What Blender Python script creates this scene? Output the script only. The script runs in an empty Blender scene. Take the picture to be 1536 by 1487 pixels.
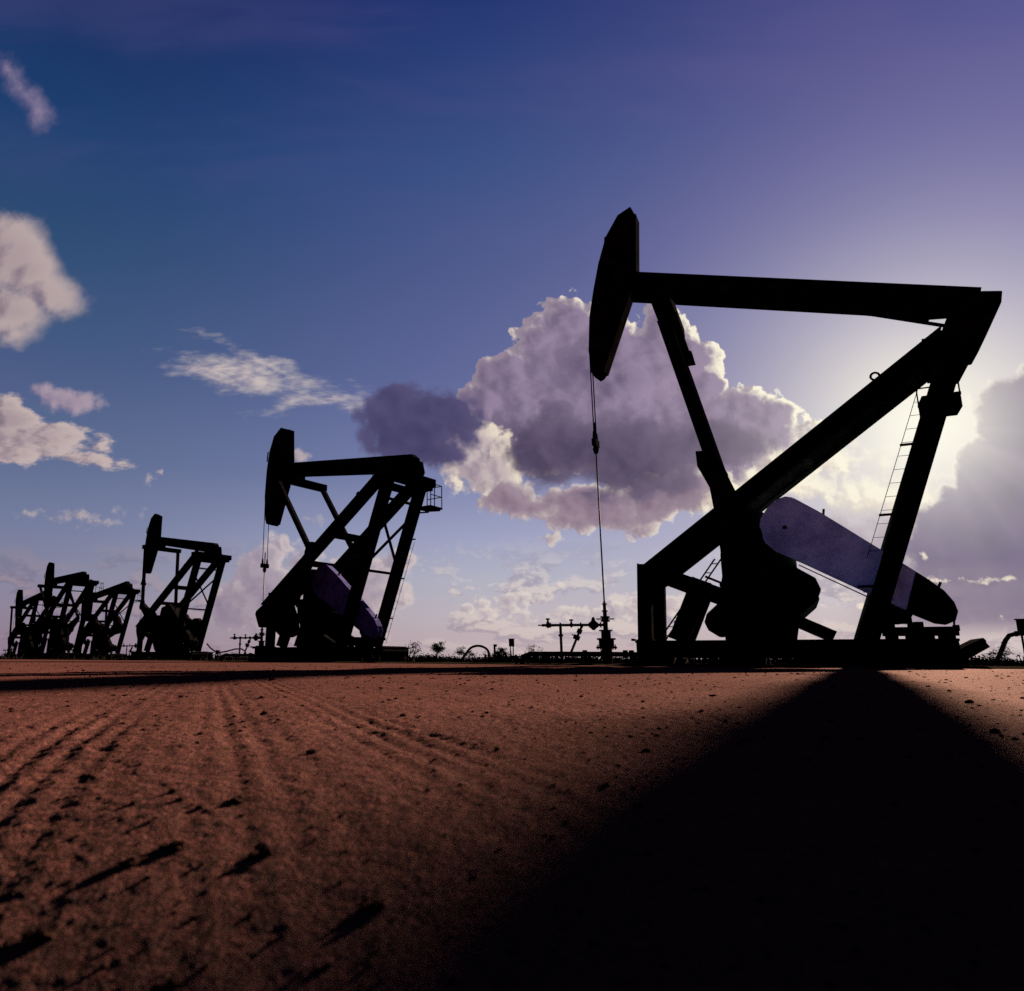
import bpy, math, random
import numpy as np
from mathutils import Vector, Matrix
random.seed(7)
R = math.radians
sc = bpy.context.scene
col = sc.collection

# ------------------------------------------------------------------ helpers
def lin(r, g, b):
    f = lambda c: (c/255/12.92) if c <= 10 else ((c/255+.055)/1.055)**2.4
    return (f(r), f(g), f(b), 1.0)

class MB:
    """collects shapes; build() links them as one mesh object"""
    def __init__(s): s.v = []; s.f = []
    def add(s, vs, fs):
        o = len(s.v); s.v += [tuple(v) for v in vs]; s.f += [tuple(i+o for i in f) for f in fs]; return s
    def box(s, x0, x1, y0, y1, z0, z1):
        return s.add([(x0,y0,z0),(x1,y0,z0),(x1,y1,z0),(x0,y1,z0),(x0,y0,z1),(x1,y0,z1),(x1,y1,z1),(x0,y1,z1)],
                     [(0,3,2,1),(4,5,6,7),(0,1,5,4),(1,2,6,5),(2,3,7,6),(3,0,4,7)])
    def bar(s, a, b, w, h, up=(0,1,0)):
        """square bar from a to b; w along `up`, h across"""
        a = Vector(a); b = Vector(b); d = (b-a).normalized(); u = Vector(up); u = (u-d*u.dot(d)).normalized(); q = d.cross(u)
        vs = []
        for p in (a, b):
            for i, j in ((-1,-1),(1,-1),(1,1),(-1,1)): vs.append(p+u*(w/2*i)+q*(h/2*j))
        return s.add(vs, [(0,1,2,3),(7,6,5,4),(0,4,5,1),(1,5,6,2),(2,6,7,3),(3,7,4,0)])
    def ibeam(s, a, b, w, h, t=.035, up=(0,1,0)):
        """rolled section: flanges of width w (along up) top and bottom of depth h, web between"""
        a = Vector(a); b = Vector(b); d = (b-a).normalized(); u = Vector(up); u = (u-d*u.dot(d)).normalized(); q = d.cross(u)
        for k in (-1, 1): s.bar(a+q*k*(h/2-t/2), b+q*k*(h/2-t/2), w, t, up)
        return s.bar(a, b, t, h-2*t, up)
    def tube(s, pts, r, n=8):
        pts = [Vector(p) for p in pts]; rs = r if isinstance(r, (list, tuple)) else [r]*len(pts)
        ref = Vector((0,1,0)); rings = []
        for i, p in enumerate(pts):
            d = (pts[min(i+1, len(pts)-1)]-pts[max(i-1, 0)]).normalized()
            rr = ref if abs(d.dot(ref)) < .95 else Vector((1,0,0))
            u = (rr-d*rr.dot(d)).normalized(); q = d.cross(u)
            rings.append([p+(u*math.cos(2*math.pi*k/n)+q*math.sin(2*math.pi*k/n))*rs[i] for k in range(n)])
        vs = [v for g in rings for v in g]; fs = []
        for i in range(len(pts)-1):
            for k in range(n): fs.append((i*n+k, i*n+(k+1)%n, (i+1)*n+(k+1)%n, (i+1)*n+k))
        fs.append(tuple(reversed(range(n)))); m = (len(pts)-1)*n; fs.append(tuple(range(m, m+n)))
        return s.add(vs, fs)
    def prism(s, poly, y0, y1):
        """polygon in xz pulled from y0 to y1"""
        n = len(poly); area = sum(poly[i][0]*poly[(i+1)%n][1]-poly[(i+1)%n][0]*poly[i][1] for i in range(n))
        if area < 0: poly = poly[::-1]
        vs = [(x,y0,z) for x, z in poly]+[(x,y1,z) for x, z in poly]
        fs = [tuple(range(n)), tuple(reversed(range(n, 2*n)))]+[(i, i+n, (i+1)%n+n, (i+1)%n) for i in range(n)]
        return s.add(vs, fs)
    def disc(s, x, z, r, y0, y1, n=24):
        return s.prism([(x+r*math.cos(2*math.pi*k/n), z+r*math.sin(2*math.pi*k/n)) for k in range(n)], y0, y1)
    def build(s, name, mat, parent=None, bevel=0, smooth=False):
        me = bpy.data.meshes.new(name); me.from_pydata(s.v, [], s.f); me.update()
        o = bpy.data.objects.new(name, me); col.objects.link(o)
        if mat: me.materials.append(mat)
        if parent: o.parent = parent
        if bevel:
            m = o.modifiers.new('bevel', 'BEVEL'); m.width = bevel; m.segments = 2; m.limit_method = 'ANGLE'
        if smooth:
            for p in me.polygons: p.use_smooth = True
        return o

def tag(o, label=None, cat=None, group=None, kind=None):
    if label: o['label'] = label
    if cat: o['category'] = cat
    if group: o['group'] = group
    if kind: o['kind'] = kind
    return o
def empty(name, loc, yaw=0):
    o = bpy.data.objects.new(name, None); col.objects.link(o); o.location = loc; o.rotation_euler = (0, 0, -yaw); o.empty_display_size = .3
    return o

# ------------------------------------------------------------------ materials
class NT:
    """small expression builder for shader node trees"""
    def __init__(s, tree): s.t = tree; s.n = tree.nodes; s.l = tree.links
    def put(s, sock, val):
        if isinstance(val, bpy.types.NodeSocket): s.l.new(val, sock)
        else: sock.default_value = val
    def m(s, op, a, b=None, c=None, clamp=False):
        n = s.n.new('ShaderNodeMath'); n.operation = op
        s.put(n.inputs[0], a)
        if b is not None: s.put(n.inputs[1], b)
        if c is not None: s.put(n.inputs[2], c)
        if clamp: return s.m('MINIMUM', s.m('MAXIMUM', n.outputs[0], 0.0), 1.0)   # kept as plain nodes: cheaper to compile
        return n.outputs[0]
    def add(s, a, b): return s.m('ADD', a, b)
    def sub(s, a, b): return s.m('SUBTRACT', a, b)
    def mul(s, a, b, clamp=False): return s.m('MULTIPLY', a, b, clamp=clamp)
    def vm(s, op, a, b=None, out=0):
        n = s.n.new('ShaderNodeVectorMath'); n.operation = op; s.put(n.inputs[0], a)
        if b is not None:
            if op == 'SCALE': s.put(n.inputs['Scale'], b)
            else: s.put(n.inputs[1], b)
        return n.outputs[out]
    def dot(s, a, b): return s.vm('DOT_PRODUCT', a, b, 1)
    def xyz(s, v):
        n = s.n.new('ShaderNodeSeparateXYZ'); s.put(n.inputs[0], v); return n.outputs
    def comb(s, x, y, z):
        n = s.n.new('ShaderNodeCombineXYZ'); s.put(n.inputs[0], x); s.put(n.inputs[1], y); s.put(n.inputs[2], z); return n.outputs[0]
    def step(s, x, a, b):
        """smooth step from 0 at a to 1 at b"""
        n = s.n.new('ShaderNodeMapRange'); n.interpolation_type = 'SMOOTHSTEP'; n.clamp = False
        s.put(n.inputs[0], x); s.put(n.inputs[1], a); s.put(n.inputs[2], b); n.inputs[3].default_value = 0; n.inputs[4].default_value = 1
        return n.outputs[0]
    def mix(s, f, a, b):
        n = s.n.new('ShaderNodeMix'); n.data_type = 'RGBA'; s.put(n.inputs[0], f); s.put(n.inputs[6], a); s.put(n.inputs[7], b); return n.outputs[2]
    def noise(s, v, scale, detail=6, rough=.55, dim='2D', out=0, dist=0.0):
        n = s.n.new('ShaderNodeTexNoise'); n.noise_dimensions = dim
        s.put(n.inputs['Vector'], v); n.inputs['Scale'].default_value = scale; n.inputs['Detail'].default_value = detail
        n.inputs['Roughness'].default_value = rough; n.inputs['Distortion'].default_value = dist
        return n.outputs[out]
    def voro(s, v, scale, detail=2, rough=.5, dim='2D', smooth=0.0, rand=1.0):
        n = s.n.new('ShaderNodeTexVoronoi'); n.voronoi_dimensions = dim; n.feature = 'SMOOTH_F1' if smooth else 'F1'
        s.put(n.inputs['Vector'], v); n.inputs['Scale'].default_value = scale; n.inputs['Detail'].default_value = detail
        n.inputs['Roughness'].default_value = rough; n.inputs['Randomness'].default_value = rand
        if smooth: n.inputs['Smoothness'].default_value = smooth
        return n.outputs[0]
    def ramp(s, f, stops):
        n = s.n.new('ShaderNodeValToRGB'); s.put(n.inputs[0], f); e = n.color_ramp.elements
        while len(e) < len(stops): e.new(0.5)
        for el, (p, c) in zip(e, stops): el.position = p; el.color = c
        return n.outputs[0]

def material(name, base, rough=.6, metal=0.0, var=.25, scale=6, bump=.15, spec=.3, tint=None):
    m = bpy.data.materials.new(name); m.use_nodes = True; t = NT(m.node_tree); b = t.n['Principled BSDF']
    co = t.n.new('ShaderNodeTexCoord').outputs['Object']
    a = t.noise(co, scale, 8, .65, '3D'); c = t.noise(co, scale*7, 5, .6, '3D')
    dark = tuple(x*(1-var) for x in base)+(1,); light = tuple(min(1, x*(1+var)) for x in base)+(1,)
    cc = t.mix(t.step(a, .35, .65), dark, light)
    if tint: cc = t.mix(t.mul(t.step(a, .52, .7), .7), cc, tint+(1,))
    t.l.new(cc, b.inputs['Base Color'])
    t.put(b.inputs['Roughness'], t.m('MULTIPLY_ADD', c, .3, rough-.15)); b.inputs['Metallic'].default_value = metal
    b.inputs['Specular IOR Level'].default_value = spec
    bp = t.n.new('ShaderNodeBump'); bp.inputs['Strength'].default_value = bump; bp.inputs['Distance'].default_value = .02
    t.l.new(c, bp.inputs['Height']); t.l.new(bp.outputs[0], b.inputs['Normal'])
    return m
M = dict(
    steel=material('black_painted_steel', (.0042, .0038, .0038), .8, 0, .4, 3, .2, 0, (.008, .005, .004)),
    pipe=material('weathered_pipe_steel', (.007, .006, .0055), .65, 0, .35, 5, .2, .0, (.011, .006, .004)),
    bright=material('galvanised_steel', (.020, .018, .016), .7, 0, .2, 20, .1, .03),
    cable=material('wire_rope', (.006, .0055, .005), .6, 0, .2, 40, .2, 0),
    guard=material('pale_painted_sheet', (.42, .72, .94), .6, 0, .3, 1.6, .12, .1, (.22, .39, .56)),
    guard_dark=material('dark_blue_painted_sheet', (.050, .044, .105), .7, 0, .5, 2.2, .15, 0, (.014, .012, .03)),
    concrete=material('concrete', (.008, .007, .006), .9, 0, .3, 4, .5, 0),
    bark=material('bark', (.008, .006, .005), .9, 0, .3, 12, .5, 0),
    leaf=material('dusty_leaf', (.010, .010, .006), .8, 0, .4, 9, .1, 0),
    scrub=material('dry_scrub', (.0055, .0042, .0030), .9, 0, .4, .5, .1, 0),
    rock=material('ironstone', (.010, .0048, .0038), .9, 0, .35, 30, .6, 0),
)

# ------------------------------------------------------------------ camera
F_PX, CX, W_PX = 1130.0, 587.0, 1536.0
PITCH = math.atan(247.4/F_PX); CAM_H = .09; ROLL = R(-.33)
cam = bpy.data.cameras.new('camera'); cam_o = bpy.data.objects.new('camera', cam); col.objects.link(cam_o)
cam_o.location = (0, 0, CAM_H); cam_o.matrix_world = Matrix.Translation((0, 0, CAM_H)) @ Matrix.Rotation(math.pi/2+PITCH, 4, 'X') @ Matrix.Rotation(-ROLL, 4, 'Z')
cam.sensor_width = 36; cam.sensor_fit = 'HORIZONTAL'; cam.lens = 36*F_PX/W_PX; cam.shift_x = (768-CX)/W_PX
cam.clip_start = .02; cam.clip_end = 20000
cam.dof.use_dof = True; cam.dof.focus_distance = 9; cam.dof.aperture_fstop = 11
sc.camera = cam_o

SUN_AZ, SUN_EL = R(36.72), R(14.5)
SUN = Vector((math.sin(SUN_AZ)*math.cos(SUN_EL), math.cos(SUN_AZ)*math.cos(SUN_EL), math.sin(SUN_EL)))
lamp = bpy.data.lights.new('sun', 'SUN'); lamp.energy = 4.2; lamp.angle = R(.7); lamp.color = (1.0, .80, .60)
lo = bpy.data.objects.new('sun', lamp); col.objects.link(lo); lo.location = SUN*60
lo.rotation_euler = (-SUN).to_track_quat('-Z', 'Y').to_euler()

# ------------------------------------------------------------------ sky
EXPOSURE, SKY_STRENGTH = 4.0, .0627
GAIN = 2**EXPOSURE*SKY_STRENGTH                 # = 1.01: sky colours below read as displayed
def sky_uv(px, py):
    """a direction of the sky as (u, v) = (x/y, z/y), y being north"""
    a = (px-CX)/F_PX; b = -(py-743.5)/F_PX; c, s = math.cos(PITCH), math.sin(PITCH)
    y = c-b*s; return a/y, (s+b*c)/y
def build_sky():
    w = bpy.data.worlds.new('World'); sc.world = w; w.use_nodes = True; t = NT(w.node_tree)
    for n in list(t.n):
        if n.type == 'BACKGROUND': t.n.remove(n)
    out = t.n['World Output']
    def bgn(c, cnt=[0]):
        # (each patch a hair apart in strength, else identical ones are merged and every patch gets computed everywhere)
        cnt[0] += 1; n = t.n.new('ShaderNodeBackground'); n.inputs['Strength'].default_value = SKY_STRENGTH*(1+cnt[0]*1e-5); t.put(n.inputs['Color'], c); return n.outputs[0]
    def msh(f, a, b):
        n = t.n.new('ShaderNodeMixShader'); t.put(n.inputs[0], f); t.l.new(a, n.inputs[1]); t.l.new(b, n.inputs[2]); return n.outputs[0]
    d = t.n.new('ShaderNodeTexCoord').outputs['Generated']
    dx, dy, dz = t.xyz(d)
    ny = t.m('MAXIMUM', dy, .06)
    u = t.m('DIVIDE', dx, ny); v = t.m('DIVIDE', dz, ny)
    p0 = t.comb(u, v, 0.0)
    su, sv = SUN.x/SUN.y, SUN.z/SUN.y
    # --- clear air: bluer to the left, violet to the right, pale pink low down
    e = t.mul(t.m('ARCSINE', dz), 1.25)
    L = t.ramp(e, [(0, lin(150,130,144)), (.055, lin(142,130,150)), (.12, lin(132,130,154)), (.20, lin(114,122,154)), (.30, lin(92,106,142)), (.46, lin(64,88,126)), (.62, lin(44,74,114)), (.78, lin(26,60,108)), (1, lin(10,34,86))])
    C = t.ramp(e, [(0, lin(194,174,176)), (.06, lin(188,176,184)), (.13, lin(174,174,190)), (.20, lin(154,158,190)), (.30, lin(118,125,168)), (.46, lin(90,98,150)), (.62, lin(72,85,138)), (.78, lin(50,74,130)), (1, lin(22,46,110))])
    Q = t.ramp(e, [(0, lin(192,170,172)), (.07, lin(180,167,182)), (.16, lin(164,158,188)), (.30, lin(124,118,176)), (.46, lin(100,95,164)), (.62, lin(80,78,152)), (.78, lin(64,66,138)), (1, lin(44,48,116))])
    az = t.m('ARCTAN2', dx, dy)
    base = t.mix(t.step(az, R(-30), R(12)), L, C); base = t.mix(t.step(az, R(5), R(42)), base, Q)
    back = t.ramp(t.m('MULTIPLY_ADD', dz, .5, .5), [(0, lin(4,4,10)), (.5, lin(40,42,88)), (.62, lin(38,42,106)), (.8, lin(22,28,84)), (1, lin(6,16,60))])
    base = t.mix(t.step(dy, .25, -.25), base, back)
    nish = t.n.new('ShaderNodeTexSky'); nish.sky_type = 'NISHITA'; nish.sun_disc = False
    nish.sun_elevation = SUN_EL; nish.sun_rotation = SUN_AZ; nish.air_density = 1.0; nish.dust_density = .6; nish.ozone_density = 3.0
    base = t.vm('ADD', base, t.vm('SCALE', nish.outputs[0], .0025))
    # --- thin veils high up
    rot = t.n.new('ShaderNodeMapping'); rot.vector_type = 'POINT'; t.l.new(p0, rot.inputs[0]); rot.inputs['Rotation'].default_value = (0, 0, R(-15)); rot.inputs['Scale'].default_value = (.7, 3.2, 1)
    ci = t.noise(rot.outputs[0], 1.7, 6, .5, '2D', dist=.3)
    base = t.mix(t.mul(t.mul(t.step(ci, .42, .70), .20), t.step(v, .2, .4)), base, lin(92,84,142))
    # --- glow round the sun
    ang = t.m('ARCCOSINE', t.m('MINIMUM', t.dot(d, tuple(SUN)), .999999))
    g1 = t.m('EXPONENT', t.mul(ang, -10.2)); g2 = t.m('EXPONENT', t.mul(ang, -4.6)); g3 = t.m('EXPONENT', t.mul(ang, -17.0))
    c0 = t.mix(t.mul(g2, .21, True), base, lin(222,208,202)); c0 = t.mix(t.mul(g1, .98, True), c0, lin(255,250,228))
    rimc = t.mix(t.step(ang, .75, .08), lin(196,180,182), lin(255,247,222))
    sideL = t.step(az, R(-25), R(15))

    def group(name, fn):
        """a cloud as a node group: direction in, cover and light out"""
        nonlocal t
        g = bpy.data.node_groups.new(name, 'ShaderNodeTree'); keep = t; t = NT(g)
        g.interface.new_socket('Vector', in_out='INPUT', socket_type='NodeSocketVector')
        for n_ in ('Rim', 'Side'): g.interface.new_socket(n_, in_out='INPUT', socket_type='NodeSocketColor' if n_ == 'Rim' else 'NodeSocketFloat')
        g.interface.new_socket('Azimuth', in_out='INPUT', socket_type='NodeSocketFloat')
        g.interface.new_socket('Cover', in_out='OUTPUT', socket_type='NodeSocketFloat'); g.interface.new_socket('Light', in_out='OUTPUT', socket_type='NodeSocketColor')
        gi = g.nodes.new('NodeGroupInput'); go = g.nodes.new('NodeGroupOutput')
        a, c_ = fn(gi.outputs[0], gi.outputs[1], gi.outputs[2], gi.outputs[3]); t.put(go.inputs[0], a); t.put(go.inputs[1], c_); t = keep
        return g
    def sdf(pv, blobs, k):
        acc = None
        for b in blobs:
            px, py, rx, ry = b[:4]; ro = b[4] if len(b) > 4 else 0
            c_ = sky_uv(px, py); cr, sr = math.cos(R(ro)), math.sin(R(ro))
            ax = sky_uv(px+rx*cr, py-rx*sr); bx = sky_uv(px-ry*sr, py-ry*cr)
            a_ = Vector((ax[0]-c_[0], ax[1]-c_[1])); b_ = Vector((bx[0]-c_[0], bx[1]-c_[1]))
            mp = t.n.new('ShaderNodeMapping'); mp.vector_type = 'TEXTURE'; t.l.new(pv, mp.inputs[0])
            mp.inputs['Location'].default_value = (c_[0], c_[1], 0); mp.inputs['Rotation'].default_value = (0, 0, math.atan2(a_.y, a_.x))
            mp.inputs['Scale'].default_value = (a_.length, b_.length, 1)
            ln = t.vm('LENGTH', mp.outputs[0], None, 1); mr = min(a_.length, b_.length)
            q = t.m('MULTIPLY_ADD', ln, mr, -mr)
            acc = q if acc is None else t.m('SMOOTH_MIN', acc, q, k)
        return acc
    def cloud(p, rimc, blobs, warp=.012, wscale=9, wdet=4, puff=.014, pscale=22, fray=.0, fscale=30, fdet=7, k=.012, edge=.008, rimw=.03,
              dark=None, mid=None, rim=None, rim_amt=1.0, face=1.0, delta=.010, op=1.0, stretch=(1,1), bias=.5, tone=0, grow=.012, deepk=4.5, face2=.75):
        """one cloud: its cover (0..1) and the light it sends back"""
        def field(pv):
            if stretch != (1,1):
                mp = t.n.new('ShaderNodeMapping'); t.l.new(pv, mp.inputs[0]); mp.inputs['Scale'].default_value = (stretch[0], stretch[1], 1); nv = mp.outputs[0]
            else: nv = pv
            sp = t.n.new('ShaderNodeSeparateColor'); t.l.new(t.noise(nv, wscale, wdet, .55, '2D', 1), sp.inputs[0])
            wv = t.comb(t.m('MULTIPLY_ADD', sp.outputs[0], warp*4, -warp*2), t.m('MULTIPLY_ADD', sp.outputs[1], warp*4, -warp*2), 0.0)
            dd = t.m('MULTIPLY_ADD', sdf(t.vm('ADD', pv, wv), blobs, k), -1.0, grow)
            if puff:
                w2 = t.vm('ADD', nv, t.vm('SCALE', wv, .6))
                vo = t.voro(w2, pscale*.42, 0.0, .5, '2D', .25); dd = t.add(dd, t.m('MULTIPLY_ADD', vo, -puff*2.6, puff*1.15))
                vo = t.voro(w2, pscale*1.25, 1.6, .45, '2D'); dd = t.add(dd, t.m('MULTIPLY_ADD', vo, -puff*1.7, puff*.75))
            if fray: dd = t.add(dd, t.m('MULTIPLY_ADD', t.noise(nv, fscale, fdet, .62), fray*4, -fray*2))
            return dd
        d0 = field(p)
        a = t.mul(t.step(d0, 0.0, edge), op)
        # displaced towards the sun, for which side of each billow is lit
        ds = t.vm('NORMALIZE', t.vm('SUBTRACT', (su, sv, 0), p))
        d1 = field(t.vm('ADD', p, t.vm('SCALE', ds, delta)))
        f = t.m('MULTIPLY_ADD', t.sub(d0, d1), face/delta*.5, bias, clamp=True)
        th = t.step(d0, 0.0, rimw); deep = t.step(d0, 0.0, rimw*deepk)
        k_ = t.m('MULTIPLY_ADD', t.sub(f, .5), face2, t.m('MULTIPLY_ADD', deep, -.75, .85), clamp=True)      # thin and sun-facing parts are lighter
        if tone: k_ = t.m('ADD', k_, t.m('MULTIPLY_ADD', t.noise(p, tone, 3, .5), .8, -.40), clamp=True)
        body = t.mix(k_, dark, mid)
        r_ = t.mul(t.mul(t.sub(1.0, th), t.m('MULTIPLY_ADD', t.step(f, .25, .75), .85, .15)), rim_amt, True)
        return a, t.mix(r_, body, rimc if rim is None else rim)
    K = {}          # name: function(p) -> (cover, light)
    def low_bank(p, rimc, sideL, az):
        # many small clouds over the horizon, flattening with distance
        q = t.xyz(p)
        vl = t.comb(q[0], t.m('DIVIDE', q[1], t.m('MULTIPLY_ADD', q[1], .9, .30)), 0.0)
        nl = t.noise(vl, 13, 9, .62, '2D'); nl2 = t.noise(t.vm('ADD', vl, (.008, .02, 0)), 13, 9, .62, '2D')
        cov = t.mul(t.mul(t.step(nl, .47, .555), t.step(q[1], .175, .06)), .7)
        lit = t.m('MULTIPLY_ADD', t.sub(nl, nl2), 9.0, .45, clamp=True)
        return cov, t.mix(lit, t.mix(sideL, lin(112,98,124), lin(152,140,158)), t.mix(sideL, lin(158,138,150), lin(226,212,202)))
    K['low'] = low_bank
    K['low_haze'] = lambda p, rimc, sideL, az: (t.mul(t.step(t.xyz(p)[1], .085, .0), .6), t.mix(sideL, lin(138,118,138), lin(190,172,176)))
    def bank_haze(p, rimc, sideL, az):
        v = t.xyz(p)[1]
        return t.mul(t.mul(t.mul(t.step(v, .140, .115), t.step(az, R(30), R(36))), .92), t.step(v, .025, .06)), t.mix(t.noise(p, 14, 6, .6), lin(96,82,118), lin(132,114,140))
    K['bank_haze'] = bank_haze
    def C_(name, *a, **k): K[name] = lambda p, rimc, sideL, az: cloud(p, rimc, *a, **k)
    C_('behind', [(405,838,32,48),(380,856,38,44),(432,818,26,26),(462,840,44,34),(420,900,80,60),(505,856,54,32),(545,856,46,36),(530,895,90,50),(362,915,54,50),(590,842,22,24)],
       .009, 13, 4, .010, 24, .006, 40, 7, .012, .012, .030, lin(122,108,134), lin(166,150,164), lin(222,206,198), 1.0, .9, .010, .82, tone=9, grow=.001)
    C_('left_big', [(10,385,66,62,-20),(62,440,58,34,-32),(15,470,60,48),(22,505,26,26),(40,410,50,50)],
       .010, 7, 6, .006, 12, .011, 14, 8, .014, .034, .08, lin(108,90,112), lin(170,152,156), lin(196,178,174), .8, .9, .016, .97, bias=.5, tone=7, face2=1.0)
    C_('left_low', [(15,630,48,34,-15),(40,662,80,26,-5),(20,684,66,18,5),(96,652,42,12,-8),(140,692,46,7,-12),(152,677,16,5,-5)],
       .010, 9, 6, .006, 14, .014, 26, 9, .010, .013, .05, lin(108,92,114), lin(172,154,158), lin(202,184,180), .9, .9, .012, .97, stretch=(.7,1.4), tone=10, grow=.008, face2=1.0)
    C_('left_pair', [(73,590,18,7,-8),(106,606,34,12,0)], .006, 14, 4, .006, 26, .008, 30, 7, .006, .018, .04, lin(124,108,138), lin(160,142,160), lin(184,166,176), .7, .8, .010, .92)
    C_('top_left', [(36,148,22,46,30),(52,172,20,22,20),(8,108,16,24,38)], .006, 10, 5, 0, 20, .012, 18, 8, .014, .05, .06, lin(118,98,142), lin(158,138,166), lin(170,150,174), .6, .7, .014, .92, grow=.008)
    C_('wisp', [(316,555,56,17,-6),(385,570,70,21,-16),(408,552,62,8,-24),(438,602,44,10,16),(497,599,52,9,-3),(455,578,34,7,-22),(362,562,66,16,-10)],
       .006, 12, 6, 0, 30, .012, 30, 8, .010, .032, .05, lin(140,126,154), lin(190,176,180), lin(228,214,198), .85, .9, .012, .95, stretch=(.5,1.5), grow=.009)
    C_('small', [(125,778,52,11,4),(150,785,34,9,-6),(45,775,17,5),(132,795,10,4),(222,719,7,4.5),(456,690,22,7),(480,782,26,10)],
       .004, 18, 4, .005, 30, .008, 44, 7, .004, .016, .025, lin(128,112,136), lin(172,154,162), lin(208,192,186), .8, .9, .008, .95, grow=.004)
    C_('cumulus', [(834,456,24,13),(850,490,50,34),(805,512,38,38),(770,568,50,40),(735,562,24,30),(725,610,40,50),(975,466,26,22),(900,560,130,92),(985,500,40,42),(1040,545,38,44),(1064,578,38,36),(1104,610,46,38),(1152,630,44,34),(1190,655,38,26),(985,650,200,88),(1120,680,130,54),(790,650,80,70)],
       .008, 11, 4, .012, 20, .006, 50, 7, .009, .004, .021, lin(84,72,102), lin(152,134,160), None, 1.4, 1.0, .011, 1.0, tone=2.6, grow=.010, deepk=7, face2=.55)
    C_('ragged', [(700,668,50,48),(722,705,46,38),(690,724,20,16),(752,700,30,44)], .008, 13, 5, .010, 24, .008, 40, 8, .010, .012, .035, lin(134,116,138), lin(196,180,180), lin(244,230,206), 1.0, 1.0, .010, .97, grow=.008, deepk=3)
    C_('flat', [(860,777,96,15,-2),(940,773,54,19),(985,748,44,24),(1035,735,66,28),(822,803,18,6),(775,748,30,24),(900,755,90,24),(810,762,60,20)], .005, 14, 5, .008, 26, .006, 44, 8, .012, .008, .018, lin(122,100,122), lin(160,140,154), None, 1.0, .9, .009, .98, grow=.010, deepk=3)
    C_('sunlit', [(1240,690,84,34),(1200,720,96,38),(1290,712,74,40),(1120,745,76,30),(1360,735,50,40)], .014, 9, 5, .014, 18, .014, 30, 8, .02, .03, .10, lin(196,178,170), lin(242,228,204), lin(255,248,222), 1.0, .9, .012, .92, tone=14)
    C_('under_sun', [(1250,790,80,32),(1340,790,84,36),(1290,825,110,46)], .010, 9, 5, .010, 18, .010, 30, 8, .02, .04, .030, lin(140,124,148), lin(166,148,164), lin(248,236,208), .6, .9, .012, .9)
    C_('slate_left', [(578,632,38,34),(600,603,38,32),(652,618,54,38),(628,640,86,38),(674,610,36,30),(692,640,28,28),(652,672,66,24),(590,655,40,24)],
       .007, 11, 5, .009, 22, .005, 40, 7, .014, .016, .010, lin(66,62,98), lin(88,82,120), lin(130,118,146), .25, .8, .012, .98, tone=6, grow=.008)
    C_('slate_mid', [(842,628,54,32),(818,690,66,52),(880,672,98,60),(960,700,124,46),(875,737,128,22),(1035,668,80,36),(1090,657,60,30),(940,655,66,34)],
       .008, 10, 5, .009, 20, .006, 40, 7, .020, .020, .012, lin(70,62,88), lin(108,94,120), lin(150,132,150), .3, .9, .012, .93, tone=5, grow=.006)
    C_('bank', [(1566,662,112,112),(1512,724,98,88),(1475,787,104,80),(1560,790,160,80),(1425,828,86,44),(1700,700,200,180),(1800,780,260,94)],
       .006, 10, 5, .008, 22, .005, 40, 7, .02, .014, .020, lin(60,48,94), lin(98,80,128), lin(255,247,224), 1.25, .8, .010, .97, tone=2.5, grow=.006, deepk=6, face2=.4)
    C_('slits', [(1420,866,46,4,-2),(1512,862,34,3,2),(1504,918,7,5,-40),(1540,926,16,4,-20),(1386,826,9,6,-20),(1300,905,20,5)], .003, 22, 4, .002, 40, .005, 60, 7, .003, .006, .010, lin(200,182,176), lin(232,214,196), lin(250,238,210), 1, .9, .006, .9, grow=.001)
    C_('puffs', [(800,893,28,8),(772,897,30,7),(712,915,22,7),(832,880,9,3),(930,915,40,14),(880,920,50,10),(760,918,40,9),(1000,905,40,18),(735,905,16,5)],
       .004, 20, 5, .004, 38, .005, 60, 7, .006, .008, .014, lin(150,136,156), lin(196,182,186), lin(240,228,210), .95, 1.0, .006, .9, grow=.003, deepk=3)
    PU = lambda x: sky_uv(x, 700)[0]; PV = lambda y: sky_uv(800, y)[1]
    leaf_n = [0]; groups = {n: group('cloud_'+n, f) for n, f in K.items()}
    def leaf(*names):
        leaf_n[0] += 1; acc = bgn(c0)
        for n in names:
            # (a vanishing offset keeps every patch of sky a calculation of its own, so that only the patch looked at is worked out)
            g = t.n.new('ShaderNodeGroup'); g.node_tree = groups[n]
            t.put(g.inputs[0], t.vm('ADD', p0, (leaf_n[0]*2e-7, 0, 0))); t.put(g.inputs[1], rimc); t.put(g.inputs[2], sideL); t.put(g.inputs[3], az)
            acc = msh(g.outputs[0], acc, bgn(g.outputs[1]))
        return acc
    gt = lambda x, c: t.m('GREATER_THAN', x, c)
    upper = msh(gt(u, PU(165)), leaf('left_big', 'top_left'), bgn(c0))
    m1 = leaf('left_big', 'wisp', 'left_low', 'left_pair', 'small')
    m2 = leaf('behind', 'wisp', 'small')
    m3 = leaf('behind', 'wisp', 'cumulus', 'ragged', 'flat', 'slate_left', 'slate_mid')
    m4 = leaf('cumulus', 'ragged', 'flat', 'sunlit', 'slate_mid')
    m5 = leaf('cumulus', 'sunlit', 'under_sun', 'bank')
    mid = msh(gt(u, PU(524)), msh(gt(u, PU(245)), m1, m2), msh(gt(u, PU(735)), m3, msh(gt(u, PU(1175)), m4, m5)))
    b1 = leaf('low', 'behind', 'low_haze')
    b2 = leaf('low', 'flat', 'low_haze', 'puffs')
    b3 = leaf('low', 'sunlit', 'under_sun', 'bank', 'bank_haze', 'low_haze', 'slits')
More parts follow.
